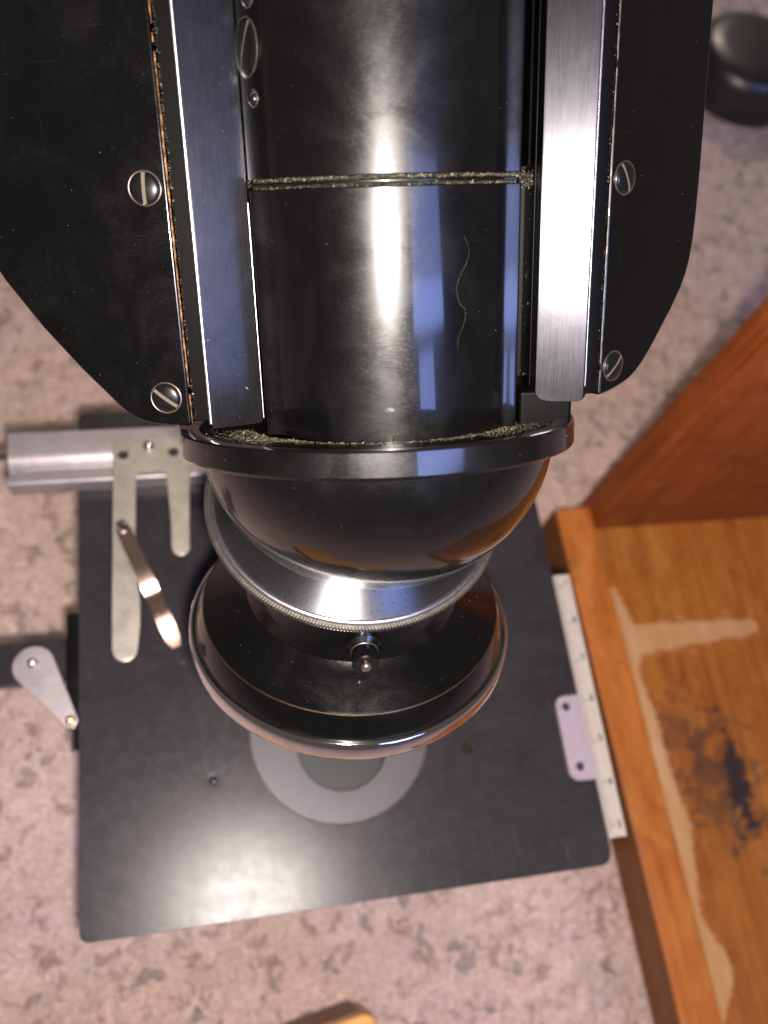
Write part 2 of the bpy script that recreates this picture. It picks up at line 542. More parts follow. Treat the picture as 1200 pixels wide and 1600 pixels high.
# ------------------------------------------------------------------ carpet
def smooth_noise(nx, ny, cell, rng):
    gx, gy = int(nx / cell) + 3, int(ny / cell) + 3
    g = rng.random((gx, gy))
    x = np.arange(nx) / cell; y = np.arange(ny) / cell
    ix, iy = x.astype(int), y.astype(int)
    fx, fy = x - ix, y - iy
    fx, fy = fx * fx * (3 - 2 * fx), fy * fy * (3 - 2 * fy)
    a = g[np.ix_(ix, iy)]; b = g[np.ix_(ix + 1, iy)]; c = g[np.ix_(ix, iy + 1)]; d = g[np.ix_(ix + 1, iy + 1)]
    return (a * (1 - fx)[:, None] + b * fx[:, None]) * (1 - fy)[None] + (c * (1 - fx)[:, None] + d * fx[:, None]) * fy[None]

def make_carpet():
    rng = np.random.default_rng(3)
    x0, x1, y0, y1, st = -130, 520, -110, 560, 1.5
    nx, ny = int((x1 - x0) / st), int((y1 - y0) / st)
    h = smooth_noise(nx, ny, 8, rng) * 2.0 + smooth_noise(nx, ny, 3.2, rng) * 2.2 + smooth_noise(nx, ny, 1.6, rng) * 1.7
    xs = x0 + np.arange(nx) * st; ys = y0 + np.arange(ny) * st
    ed = np.minimum(np.minimum(np.arange(nx)[:, None], (nx - 1 - np.arange(nx))[:, None]), np.minimum(np.arange(ny)[None], (ny - 1 - np.arange(ny))[None]))
    h = (h - 5.9) * np.clip(ed / 6, 0, 1) - 90.0
    X, Y = np.meshgrid(xs, ys, indexing='ij')
    co = np.stack([X, Y, h], -1).reshape(-1, 3)
    i = np.arange(nx * ny).reshape(nx, ny)
    q = np.stack([i[:-1, :-1], i[1:, :-1], i[1:, 1:], i[:-1, 1:]], -1).reshape(-1, 4)
    # outer skirt: carries the same floor on past what is modelled finely
    ox0, ox1, oy0, oy1 = xs[0], xs[-1], ys[0], ys[-1]
    out = [(-1500, -1500), (2000, -1500), (2000, 2200), (-1500, 2200)]
    inn = [(ox0, oy0), (ox1, oy0), (ox1, oy1), (ox0, oy1)]
    base = len(co)
    co = np.vstack([co, np.array([(x, y, -90.0) for x, y in out + inn])])
    q = np.vstack([q, np.array([[base + k, base + (k + 1) % 4, base + 4 + (k + 1) % 4, base + 4 + k] for k in range(4)])])
    me = bpy.data.meshes.new('carpet')
    me.from_pydata((co * S).tolist(), [], q.tolist())
    me.materials.append(M['carpet'])
    me.shade_smooth()
    o = link('carpet', me, None, Matrix.Identity(4))
    o['kind'] = 'structure'
make_carpet()

# ================================================================== MICROSCOPE
micro = thing('microscope', 'black enamelled microscope with slotted screws, steel rails and a square black stage',
              'microscope', T(70, 73, -90))

# ---- head frame: x across, y (d) out towards the viewer, z (s) down the barrel
BO = V((66.808, 79.458, 115.363))
BE, BN, BA = V((.981, -.105, .163)), V((-.192, -.659, .728)), V((.031, -.745, -.666))
BA.normalize(); BN = (BN - BA * BN.dot(BA)).normalized(); BE = BN.cross(BA).normalized()
HEAD = frame(BO, BE, BN, BA)
TOP = -108.0

# housing: three blocks behind the front plates, following their outline
aL, aR = math.radians(-4), math.radians(38)
def plateL(L, s, off=0):   # left plate: L outward (left)
    return V((-30.1 - L * math.cos(aL), 6.2 + L * math.sin(aL), s)) + V((math.sin(aL), math.cos(aL), 0)) * off
def plateR(L, s, off=0):
    return V((37.9 + L * math.cos(aR), 2.3 - L * math.sin(aR), s)) + V((math.sin(aR), math.cos(aR), 0)) * off
outL = [(0, -.45), (3.0, -.5), (5.9, -.8), (7.5, -1.15), (9.0, -1.75), (10.5, -2.75), (11.8, -4.0), (17.2, -10.1), (22.6, -16.9),
        (27.5, -24.2), (28.6, -26.3), (29.3, -28.4), (29.6, -30.8), (29.7, -34.0), (29.7, TOP), (0, TOP)]
outR = [(0, -2.7), (2.4, -3.0), (4.6, -3.4), (6.6, -3.95), (8.4, -4.6), (10.0, -5.6), (11.5, -6.8), (13.8, -9.2), (18.8, -15.2), (21.2, -18.6),
        (22.4, -20.9), (23.2, -23.4), (23.7, -26.5), (24.0, -31), (24.1, -38), (23.7, -60), (23.6, TOP), (0, TOP)]
def side_plate(fn, outl, lab=None):
    mb = MB().loft([fn(L, s, -3.0) for L, s in outl], [fn(L, s, 0) for L, s in outl])
    return mb.build('side_plate', M['paint_plate'], micro, HEAD, bevel=.45, segs=3)
plL = side_plate(plateL, outL)
plR = side_plate(plateR, outR)
mb = MB()
for fn, outl, xin in ((plateL, outL, 1), (plateR, outR, -1)):
    ins = [(max(0, L - 1.2), s - 1.0) for L, s in outl]
    A = [fn(L, s, -3.02) for L, s in ins]
    B = [V((p.x * .86, -34, p.z)) for p in A]
    mb.loft(A, B)
mb.box(-30, 38, -33, -6.0, TOP, -3.6)
mb.build('housing', M['matte'], micro, HEAD, bevel=.5)

MB().box(-24, 28, -60, -34.5, TOP, 22).build('rear_block', M['paint'], micro, HEAD, bevel=2, segs=3)  # unseen black block added so the collar ledge reflects something dark
# base strip between plate and rail, both sides
MB().box(-29.75, -20.0, -5.9, 5.75, TOP, -1.1).build('rail_bed', M['matte'], micro, HEAD, bevel=.25)
MB().loft([(25.8, -5.9, TOP), (37.6, -5.9, TOP), (37.6, 2.4, TOP), (34.6, 3.4, TOP), (25.8, 3.4, TOP)],
          [(25.8, -5.9, -3.2), (37.6, -5.9, -3.2), (37.6, 2.4, -3.2), (34.6, 3.4, -3.2), (25.8, 3.4, -3.2)]
          ).build('rail_bed', M['matte'], micro, HEAD, bevel=.2)

def rail(sec, s_end, corner, name='guide_rail'):
    """long steel rail: section in (x, d), end corners chamfered in plan"""
    mb = MB()
    x0 = min(p[0] for p in sec); x1 = max(p[0] for p in sec)
    def end(x):
        u = min(x - x0, x1 - x) / corner
        return s_end - (0 if u >= 1 else corner * .55 * (1 - math.sqrt(max(0, 1 - (1 - u) ** 2))))
    xs = sorted(set([round(x0 + (x1 - x0) * k / 24, 4) for k in range(25)] + [p[0] for p in sec[1:-1]]))
    def dtop(x):
        for a, b in zip(sec[:-1], sec[1:]):
            if a[0] <= x <= b[0] and b[0] > a[0]:
                return a[1] + (b[1] - a[1]) * (x - a[0]) / (b[0] - a[0])
        return sec[-1][1]
    vs = []; n = len(xs)
    for x in xs: vs += [(x, dtop(x), TOP), (x, dtop(x), end(x)), (x, -5.8, TOP), (x, -5.8, end(x))]
    fs = []
    for i in range(n - 1):
        a = i * 4; b = a + 4
        fs += [(a, b, b + 1, a + 1), (a + 2, a + 3, b + 3, b + 2), (a + 1, b + 1, b + 3, a + 3), (a, a + 2, b + 2, b)]
    fs += [(0, 1, 3, 2), ((n - 1) * 4, (n - 1) * 4 + 2, (n - 1) * 4 + 3, (n - 1) * 4 + 1)]
    return mb.add(vs, fs).build(name, M['rail'], micro, HEAD, bevel=.28, segs=3, angle=30, bev_angle=28)
railL = rail([(-26.6, 8.9), (-25.95, 9.75), (-18.1, 6.45)], -.7, 1.2)
railR = rail([(25.95, 8.7), (33.35, 10.15), (33.95, 9.5)], -3.5, 2.4)

# shoulder that closes the space under the right rail down to the collar
MB().box(23.6, 32.2, -6, 7.6, -5.0, 1.5).build('collar_shoulder', M['matte'], micro, HEAD, bevel=.6, segs=3)
# bright metal bead added along each rail arris to give a highlight line
def arris(x, d, s0, s1, rad, rl):
    MB().tube([(x, d, s0 + (s1 - s0) * k / 12) for k in range(13)], rad, 12).build('bright_edge', M['chrome_edge'], rl, HEAD, angle=60)
arris(-26.22, 9.33, TOP, -1.5, .34, railL)
arris(-18.12, 6.35, -34.8, -1.6, .13, railL)
arris(33.62, 9.72, TOP, -6.0, .17, railR)
arris(34.9, 3.3, TOP, -4.1, .14, railR)
# brassy seams next to the plates
def seam(x, d, s0, s1, w, parent, mat=M['seam']):
    mb = MB(); n = 90
    for k in range(n):
        if random.random() < .06: continue
        a = s0 + (s1 - s0) * k / n; b = s0 + (s1 - s0) * (k + 1) / n
        ww = w * random.uniform(.6, 1.2); o = random.uniform(-.03, .03)
        mb.box(x - ww / 2 + o, x + ww / 2 + o, d - .25, d + random.uniform(-.03, .04), a, b + .02)
    return mb.build('seam', mat, parent, HEAD)
seam(-29.93, 6.25, TOP, -1.0, .24, plL)
seam(37.75, 2.45, TOP, -3.5, .16, plR, M['worn'])

# ---- barrel
TX, TD, TR = 2.5, -2.0, 22.2
BAR = HEAD @ T(TX, TD, 0)
def arc(a0, a1, n, R_=None):
    R_ = R_ or TR
    return [(TX + R_ * math.sin(a), TD + R_ * math.cos(a)) for a in [math.radians(a0 + (a1 - a0) * k / n) for k in range(n + 1)]]
def land(p, azs, step):
    """facets running outwards (right) from p, facing the given azimuths"""
    out = []; x, d = p
    for az in azs:
        x += math.cos(math.radians(az)) * step; d -= math.sin(math.radians(az)) * step
        out.append((x, d))
    return out
def extruded(sec, s0, s1, name):
    mb = MB().loft([(x, d, s0) for x, d in sec], [(x, d, s1) for x, d in sec])
    return mb.build(name, M['paint'], micro, HEAD, bevel=.13, segs=2, angle=20, bev_angle=50)
rt = arc(-48, 52, 90)
lf = land((-rt[0][0], rt[0][1]), (22, 17, 14, 14, 16, 24), .52)
lower = [(-x, d) for x, d in lf[::-1]] + rt + land(rt[-1], (26, 15, 10, 8, 8, 9, 11, 14, 22), .30)
lower = [(lower[0][0], -5.7)] + lower + [(lower[-1][0], -5.7)]
barrel = extruded(lower, -36.45, -.1, 'barrel')
ut = arc(-78, 52, 110, TR - .1)
upper = [(ut[0][0], -5.7)] + ut + land(ut[-1], (26, 15, 10, 8, 8, 9, 11, 14, 22), .30)
upper.append((upper[-1][0], -5.7))
extruded(upper, TOP, -37.95, 'upper_barrel')
# recessed dusty joint between them
gs = [(lower[1][0] + .4, -5.6)] + [(x * .975, d - .9) for x, d in lower[1:-1]] + [(lower[-1][0] - .3, -5.6)]
gr = [(x * 1.012, d + .45) if 0 < k < len(gs) - 1 else (x, d) for k, (x, d) in enumerate(gs)]
MB().loft([(x, d, -37.35) for x, d in gr], [(x, d, -37.0) for x, d in gr]).build('joint_ridge', M['paint'], micro, HEAD, bevel=.08)
MB().loft([(x, d, -38.1) for x, d in gs], [(x, d, -36.3) for x, d in gs]).build('joint_groove', M['grime_shade'], micro, HEAD, angle=60)
MB().box(-19.8, -17.2, 1.05, 4.4, -38.1, -36.1).build('joint_end', M['grime_shade'], micro, HEAD, bevel=.2)
MB().box(22.9, 25.85, -5.9, 2.0, -38.1, -36.1).build('joint_end', M['grime_shade'], micro, HEAD, bevel=.2)
# thin strip beside the upper barrel
MB().box(24.3, 24.7, -5.8, 6.2, TOP, -39.0).build('side_strip', M['matte'], micro, HEAD, bevel=.25)

# ---- slotted screws
def screw_meshes(r, slot_w=.62, dome=.5):
    hd = MB()
    # domed head in two halves either side of the slot
    for sgn in (-1, 1):
        n = 22; a0 = math.asin(slot_w / 2 / r)
        arc = [(r * math.cos(a), r * math.sin(a)) for a in [a0 + (math.pi - 2 * a0) * i / n for i in range(n + 1)]]
        rings = []
        for k, (sc_, z) in enumerate([(1.0, .0), (1.0, .12), (.93, .30), (.7, .30 + dome * .55), (.35, .30 + dome * .85), (0.0, .30 + dome)]):
            rings.append([(x * sc_, (slot_w / 2 + (y - slot_w / 2) * sc_) * sgn, z) for x, y in arc])
        vs = sum(rings, []); L = n + 1; fs = []
        for q in range(len(rings) - 1):
            fs += [(q * L + i, q * L + i + 1, (q + 1) * L + i + 1, (q + 1) * L + i) for i in range(n)]
            fs.append((q * L + n, q * L, (q + 1) * L, (q + 1) * L + n))
        hd.add(vs, fs)
    head = hd.build('screw', M['darkscrew'], mesh_only=True, angle=30)
    sl = MB()
    for k in range(10):
        xa, xb = -r * .95 + r * 1.9 * k / 10, -r * .95 + r * 1.9 * (k + 1) / 10
        zt = .16 + (dome * .9 + .02) * (1 - ((xa + xb) / 2 / r) ** 2) * random.uniform(.72, .95)
        sl.box(xa, xb + .01, -slot_w / 2 * 1.02, slot_w / 2 * 1.02, -.1, zt)
    slot = sl.build('slot', M['slotfill'], mesh_only=True)
    rim = MB().lathe([(r + .02, -.05), (r + .02, .12), (r + .12, .16), (r + .24, .10), (r + .24, -.05)], 48).build('rim', M['worn'], mesh_only=True)
    return head, slot, rim
def screw_at(Fm, r, ang, parent, sw=.62, dome=.5, ms=None):
    head, slot, rim = ms or screw_meshes(r, sw, dome)
    F2 = Fm @ Matrix.Rotation(math.radians(ang), 4, 'Z')
    o = link('screw', head, parent, F2)
    link('slot', slot, o, F2)
    link('rim', rim, o, F2)
    return o
def plate_frame(fn, alpha, L, s, off=.02):
    p = fn(L, s, off)
    nz = V((math.sin(alpha), math.cos(alpha), 0)); ex = V((math.cos(alpha), -math.sin(alpha), 0)); ey = nz.cross(ex)
    return HEAD @ frame(p, ex, ey, nz)
ms = screw_meshes(2.35, .6, .38)
# screws belong to the plates: keep thing > part > sub-part by parenting straight to the microscope
screw_at(plate_frame(plateL, aL, 3.45, -37.3), 2.35, 88, micro, ms=ms)
screw_at(plate_frame(plateL, aL, 3.75, -5.2), 2.35, -38 + 0, micro, ms=ms)
screw_at(plate_frame(plateR, aR, 3.3, -36.9), 2.35, -62, micro, ms=ms)
screw_at(plate_frame(plateR, aR, 3.2, -7.3), 2.35, 42, micro, ms=ms)
# large and small screws let into the left flank of the upper barrel
def flank_frame(s_, az, off=-.12):
    a = math.radians(az); nz = V((math.sin(a), math.cos(a), 0)); ex = V((math.cos(a), -math.sin(a), 0)); ey = nz.cross(ex)
    return HEAD @ frame(V((TX, TD, s_)) + nz * (TR - .1 + off), ex, ey, nz)
screw_at(flank_frame(-55.3, -59), 3.7, 58, micro, .8, .30)
screw_at(flank_frame(-48.7, -55, 0), 1.0, 50, micro, .35, .5)
screw_at(flank_frame(-61.6, -54.5, 0), 1.5, 30, micro, .4, .5)

# ---- collar and bowl
CO = HEAD @ T(.35, 0, 1.15) @ Matrix.Rotation(math.radians(-5.5), 4, 'X')
prof = [(30.0, 1.2), (30.0, -.35), (30.8, -.55), (32.6, -.75), (33.05, -.68), (33.3, -.4), (33.3, 3.0), (33.15, 3.3), (32.6, 3.6), (30.5, 3.7), (30.0, 3.6)]
MB().lathe([(19.0, .25), (24.5, .22), (28.5, .0), (30.02, -.33), (30.02, 3.2), (19.0, 3.2)], 160).build('collar_ledge', M['matte'], micro, HEAD @ T(.35, 0, 1.15) @ Matrix.Rotation(math.radians(-5.5), 4, 'X'), angle=30)
MB().lathe(prof, 180).build('collar', M['paint'], micro, CO, angle=24)
RB = 30.1
RZ = .93      # the bowl is a little shallower than a half sphere
prof = [(1e-3, .8 + RB * RZ)] + [(RB * math.sin(t), .8 + RB * RZ * math.cos(t)) for t in [math.radians(k) for k in range(3, 89, 3)]] + [(RB, 1.75), (20, 1.75)]
MB().lathe(prof, 160, loop=False).build('bowl', M['paint'], micro, CO, angle=60)

# ---- turned steel ring, knurled edge
def axis_frame(c, n):
    z = -V(n).normalized(); x = V((1, 0, 0)); x = (x - z * x.dot(z)).normalized(); y = z.cross(x)
    return frame(c, x, y, z)
KN = axis_frame((64.50, 71.63, 97.39), (-.010, -.210, -.978))
ring = MB().lathe([(17.5, 2.6), (19.5, 2.4), (25.7, .95), (26.5, .90), (26.6, .55), (26.75, -.2), (17.5, -.2)], 180).build('turned_ring', M['turned'], micro, KN, angle=25)
MB().lathe([(25.75, .9), (25.95, 1.12), (26.3, 1.1), (26.62, .8), (26.7, .4), (25.75, .4)], 180).build('ring_fillet', M['chrome_edge'], ring, KN, angle=60)
mb = MB(); NT_ = 300
vs = []; fs = []
for i in range(NT_):
    a = 2 * math.pi * i / NT_; w = 2 * math.pi / NT_
    for (da, r) in ((-.5, 27.1), (-.22, 27.45), (.22, 27.45)):
        for rr, z in ((26.4, .50), (r, .30), (r, -.55), (26.4, -.75)):
            vs.append((rr * math.cos(a + da * w), rr * math.sin(a + da * w), z))
L = NT_ * 3
for i in range(L):
    j = (i + 1) % L
    for q in range(3): fs.append((i * 4 + q, j * 4 + q, j * 4 + q + 1, i * 4 + q + 1))
mb.add(vs, fs).build('knurled_edge', M['knurl'], ring, KN, angle=15)
MB().lathe([(16, -.3), (26.1, -.3), (26.1, -2.9), (25.2, -3.5), (16, -3.5)], 128).build('steel_neck', M['turned'], micro, KN, angle=30)

# ---- black dish with chromed rim
RM = axis_frame((64.352, 53.952, 73.659), (.006, -.466, -.885))
prof = [(12, 22.5), (19.2, 22.5), (19.6, 15), (20.4, 12.4), (22.2, 11.0), (28.3, 8.5), (28.8, 8.15), (30.9, 3.6), (30.9, .3), (12, .3)]
dish = MB().lathe(prof, 180).build('dish', M['paint_disc'], micro, RM, angle=30)
MB().lathe([(28.66, 8.33), (28.78, 8.40), (28.92, 8.20), (28.86, 8.0)], 160).build('gilt_line', M['gilt'], dish, RM)
MB().lathe([(30.5, 3.5), (31.1, 3.72), (31.5, 3.5), (31.75, 3.0), (31.85, 2.2), (31.95, .4), (31.8, -.3), (31.3, -.7), (30.4, -.8), (29.0, -.8), (29.0, .3)], 180).build('chrome_rim', M['chrome'], dish, RM, angle=50)
# clamping stud
a = math.radians(-94)
sd = V((math.cos(a), math.sin(a), 0)); sx = sd.cross(V((0, 0, 1))).normalized(); sy = V((0, 0, 1))
ST = RM @ frame(sd * 19 + V((0, 0, 16.2)), sx, sy, sd) 
stud = MB().lathe([(1e-3, 0), (3.2, 0), (3.2, 1.6), (2.3, 2.2), (2.3, 5.3), (2.1, 5.6), (1e-3, 5.6)], 32).build('clamp_stud', M['paint'], micro, ST, angle=30)
MB().lathe([(2.32, 2.3), (2.4, 2.35), (2.4, 2.5), (2.32, 2.6)], 32).build('groove_line', M['worn'], stud, ST)
MB().lathe([(1e-3, 5.4), (.9, 5.4), (.9, 6.1), (.55, 6.4), (1e-3, 6.4)], 20).build('stud_tip', M['worn'], stud, ST)

# ---- stage
W_, H_ = 140.0, 147.4
ol = rounded([(0, 0), (W_, 0), (W_, H_), (0, H_)], [3.0, 4.2, 3, 3], 6)
ID = T(0, 0, 0)
holes = [circ(69.2, 44.2, 25.2, 72), circ(34.05, 34.7, 2.0, 20), circ(104.4, 35.3, 1.5, 18), circ(34.0, 114.9, 1.3, 16), circ(20, 141, 1.3, 14)]
stage = holed(ol, holes, -2.6, 0).build('stage_plate', M['stage'], micro, ID, bevel=.28, segs=2)
MB().box(4, 136, 4, 143, -4.5, -2.7).build('stage_backing', M['stage'], micro, ID, bevel=.3)
MB().lathe([(12.25, -2.3), (12.38, -2.3), (12.38, -.5), (12.25, -.5)], 64).build('insert_wall', M['hole'], micro, T(69.5, 40.4, 0))
ins = holed(circ(69.2, 44.2, 24.85, 96), [circ(69.5, 40.4, 12.4, 48)], -2.5, -.10).build('insert_ring', M['insert'], micro, ID, bevel=.35, segs=2)
MB().lathe([(1e-3, -2.0), (12.2, -2.0), (12.2, -2.4), (1e-3, -2.4)], 48).build('insert_centre', M['well'], ins, T(69.5, 40.4, 0))
MB().lathe([(24.86, -.5), (24.86, -.02), (25.0, .03), (25.18, -.02), (25.18, -.5)], 96).build('insert_edge', M['worn'], ins, T(69.2, 44.2, 0))
mb = MB().sphere((0, 0, -.6), 1.15, 16, T(34.05, 34.7, 0)); mb.build('stage_screw', M['chrome'], micro, ID)
MB().lathe([(.7, -1.2), (1.5, -1.2), (1.5, -.3), (1.35, -.15), (.7, -1.0)], 24).build('stage_bush', M['bush'], micro, T(104.4, 35.3, 0))

# scale along the right edge with its ticks and figures
scale = MB().box(140.1, 145.4, 6.6, 83.3, -.9, .55).build('scale_bar', M['ivory'], micro, ID, bevel=.12)
mb = MB(); tick = 1.165
for i in range(64):
    y = 8.6 + i * tick
    ln = 2.4 if i % 10 == 1 else (1.8 if i % 5 == 1 else 1.2)
    mb.box(140.25, 140.25 + ln, y - .14, y + .14, .5, .562)
tk = mb.build('tick_marks', M['ink'], scale, ID); tk['kind'] = 'stuff'
def digit(txt, size, Fm, mat, parent):
    cu = bpy.data.curves.new('number', 'FONT'); cu.body = txt; cu.size = size * S; cu.align_x = 'CENTER'; cu.align_y = 'CENTER'
    cu.extrude = .02 * S; cu.offset = .07 * S
    tmp = bpy.data.objects.new('number_tmp', cu)
    me = bpy.data.meshes.new_from_object(tmp)
    bpy.data.objects.remove(tmp); bpy.data.curves.remove(cu)
    me.materials.clear(); me.materials.append(mat)
    return link('number', me, parent, Fm)
for k, y in enumerate((80.3, 68.7, 57.1, 45.1, 33.5, 21.4, 9.8)):
    digit(str(9 - k), 2.7, T(143.9, y, .57) @ Matrix.Rotation(math.radians(0), 4, 'Z'), M['ink'], scale)
vo = rounded([(132.3, 22.6), (140.0, 22.6), (140.0, 46.4), (132.3, 46.4)], [3.4, .3, .3, 3.2], 8)
vern = holed(vo, [circ(135.3, 43.3, 1.25, 20), circ(135.8, 26.4, 1.25, 20)], .05, 1.3).build('vernier_plate', M['vern'], micro, ID, bevel=.18)
mb = MB()
for i in range(19): mb.box(138.8 - (.6 if i % 5 == 0 else 0), 139.85, 25 + i * 1.05, 25.14 + i * 1.05, 1.28, 1.315)
tk = mb.build('tick_marks', M['faint_ink'], vern, ID); tk['kind'] = 'stuff'
for txt, y in (('0', 39.3), ('5', 35.0), ('10', 29.9)):
    digit(txt, 2.4, T(136.6, y, 1.31), M['faint_ink'], vern)
for cy in (43.3, 26.4):
    cx = 135.3 if cy > 40 else 135.8
    MB().lathe([(1e-3, .12), (1.2, .12), (1.2, .03), (1e-3, .03)], 20).build('hole_floor', M['hole'], vern, T(cx, cy, 0))

# ---- mechanical stage bar, fork and clip on the left
sec = [(137.2, .2), (137.2, 8.0), (130.2, 8.0), (128.6, 6.9), (126.9, 6.6), (126.4, 5.4), (124.1, 5.4), (123.4, 6.5), (121.6, 6.5), (120.9, 5.4), (120.9, .2)]
A = [(-18.3, y, z) for y, z in sec]; B = [(44, y, z) for y, z in sec]
bar = MB().loft(A, B).build('slide_bar', M['alu'], micro, ID, bevel=.35, segs=2)
MB().tube([(-60, 131.6, 3.9), (-18.2, 131.6, 3.9)], 1.45, 20).build('drive_rod', M['chrome'], micro, ID)
fo = [(11.0, 132.8), (10.9, 120), (10.5, 100), (10.1, 84), (9.9, 73)]
fo += [(13.2 + 3.3 * math.cos(a), 70.1 + 3.4 * math.sin(a)) for a in [math.radians(x) for x in (185, 205, 225, 245, 265, 285, 305, 325, 345)]]
fo += [(17.25, 76), (17.5, 82), (17.1, 88), (16.6, 94), (16.75, 104), (17.2, 115), (17.3, 119.6)]
fo += [(19.8 + 2.5 * math.cos(a), 119.7 + 2.7 * math.sin(a)) for a in [math.radians(x) for x in (160, 135, 110, 90)]]
fo += [(23.5 + 2.5 * math.cos(a), 119.7 + 2.7 * math.sin(a)) for a in [math.radians(x) for x in (90, 70, 45, 20)]]
fo += [(26.2, 115), (26.6, 105), (26.5, 98.8)]
fo += [(29.0 + 2.45 * math.cos(a), 98.0 + 2.5 * math.sin(a)) for a in [math.radians(x) for x in (190, 215, 240, 270, 300, 325, 350)]]
fo += [(31.7, 105), (32.2, 115), (33.4, 125), (33.8, 132.8)]
fork = holed(fo, [circ(13.9, 127.9, 1.55, 20), circ(28.2, 128.1, 1.55, 20)], 8.05, 9.1).build('slide_fork', M['german'], micro, ID, bevel=.22)
for cx, cy in ((13.9, 127.9), (28.2, 128.1)):
    MB().lathe([(1e-3, 8.12), (1.6, 8.12), (1.6, 8.03), (1e-3, 8.03)], 20).build('hole_floor', M['hole'], fork, T(cx, cy, 0))
MB().lathe([(1e-3, 10.6), (.9, 10.5), (1.5, 10.0), (1.7, 9.4), (1.7, 9.0), (1e-3, 9.0)], 24).build('fork_screw', M['chrome'], fork, T(21.2, 130.2, 0))
# bent spring clip: strip swept along a bent line
p0, p1 = V((13.4, 104.6)), V((26.2, 70.5)); u = (p1 - p0).normalized(); w = V((-u.y, u.x))
Lc = (p1 - p0).length
zs = [(-.06, 10.5), (.0, 10.4), (.10, 10.5), (.22, 10.9), (.35, 11.2), (.48, 10.9), (.55, 10.1), (.585, 9.3), (.62, 9.7), (.70, 11.0), (.80, 10.6), (.88, 9.9), (.97, 9.3), (1.03, 9.1)]
top = []
for q, z in zs:
    hw = 2.1 if .03 < q < .96 else (1.9 if q < 1.0 and q > -.03 else 1.1)
    c = p0 + u * (Lc * q)
    top.append(((c - w * hw), (c + w * hw), z))
vs = []
for l_, r_, z in top: vs += [(l_.x, l_.y, z), (r_.x, r_.y, z), (l_.x, l_.y, z - .5), (r_.x, r_.y, z - .5)]
fs = []
for i in range(len(top) - 1):
    a = 4 * i; b = a + 4
    fs += [(a, a + 1, b + 1, b), (a + 2, b + 2, b + 3, a + 3), (a, b, b + 2, a + 2), (a + 1, a + 3, b + 3, b + 1)]
fs += [(0, 2, 3, 1), (4 * (len(top) - 1), 4 * (len(top) - 1) + 1, 4 * (len(top) - 1) + 3, 4 * (len(top) - 1) + 2)]
clip = MB().add(vs, fs).build('spring_clip', M['clip'], micro, ID, angle=60)
MB().lathe([(1e-3, 12.2), (.9, 12.0), (1.4, 11.3), (1.5, 10.6), (1.5, 9.1), (1e-3, 9.1)], 24).build('clip_pivot', M['chrome'], clip, T(13.3, 104.4, 0))

# ---- lower left: slide, lever, link
MB().box(-70, 8, 68.2, 80.4, -17, -12).build('cross_slide', M['stage'], micro, ID, bevel=.4)
brk = MB().box(-5.0, 2, 54.5, 87, -15.5, -8.4).build('slide_bracket', M['paint'], micro, ID, bevel=1.0)
c1, r1, c2, r2 = V((-13.0, 71.6)), 5.6, V((-3.2, 55.6)), 1.9
dv = c2 - c1; th = math.atan2(dv.y, dv.x); off = math.acos((r1 - r2) / dv.length)
lo = [(c1.x + r1 * math.cos(a), c1.y + r1 * math.sin(a)) for a in np.linspace(th + off, th - off + 2 * math.pi, 26)]
lo += [(c2.x + r2 * math.cos(a), c2.y + r2 * math.sin(a)) for a in np.linspace(th - off, th + off, 12)]
lever = MB().prism(lo, -8.0, -6.2).build('lever', M['alu'], micro, ID, bevel=.25)
MB().lathe([(1e-3, -4.5), (.8, -4.7), (1.35, -5.4), (1.5, -6.2), (1e-3, -6.2)], 24).build('rivet', M['chrome_edge'], lever, T(-13.2, 72.4, 0))
MB().lathe([(1e-3, -12), (1.2, -12), (1.2, -6.2), (1e-3, -6.2)], 20).build('lever_post', M['chrome'], lever, T(-13.2, 72.4, 0))
MB().lathe([(1e-3, -4.6), (.8, -4.8), (1.2, -5.4), (1.3, -6.2), (1e-3, -6.2)], 24).build('rivet', M['brass'], lever, T(-3.2, 55.6, 0))
MB().tube([(-2.6, 54.5, -9.0), (-2.5, 47.6, -9.0)], 1.1, 14).build('link_pin', M['chrome'], micro, ID)

# ---- limb and foot that carry it all (below and behind what the photo shows)
MB().box(50, 92, 128, 172, -76, 128).build('limb', M['paint'], micro, ID, bevel=5, segs=4)
MB().box(44, 98, 20, 140, -30, -4.6).build('stage_bracket', M['paint'], micro, ID, bevel=3, segs=3)
MB().prism(rounded([(34, 24), (106, 24), (104, 168), (36, 168)], 16, 8), -90.3, -76).build('foot', M['paint'], micro, ID, bevel=3, segs=3)

# ---- dust and lint lying on it
def chips(pts, size, Fm, mat, name, parent, sizes=None):
    mb = MB()
    for p in pts:
        r = size * random.uniform(.4, 1.4) * (3 if random.random() < .03 else 1)
        el = random.uniform(.6, 2.2)
        R = Matrix.Rotation(random.uniform(0, 6.3), 3, V((random.gauss(0, 1), random.gauss(0, 1), random.gauss(0, 1) + .01)).normalized())
        q = [V(p) + R @ V(c) * r for c in ((el, 0, 0), (-.5, .5, 0), (-.5, -.5, .1), (0, 0, .6))]
        mb.add([tuple(x) for x in q], [(0, 1, 2), (0, 2, 3), (0, 3, 1), (1, 3, 2)])
    o = mb.build(name, mat, parent, Fm, angle=180)
    o['kind'] = 'stuff'
    return o
pts = []
for i in range(2600):                              # in the dished top of the collar
    t = random.gauss(0, 1.0) * 1.1
    if random.random() < .6: t = random.choice((-1, 1)) * abs(random.gauss(1.0, .28))
    dens = random.random()
    r = 22.1 + abs(random.gauss(0, 1)) * (1.0 if abs(t) < .7 else 3.2)
    if r > 31 or abs(t) > 1.35: continue
    z = .2 - max(0, (r - 26)) * .09
    pts.append((r * math.sin(t) + .6, r * math.cos(t) - .6, z - random.uniform(0, .18)))
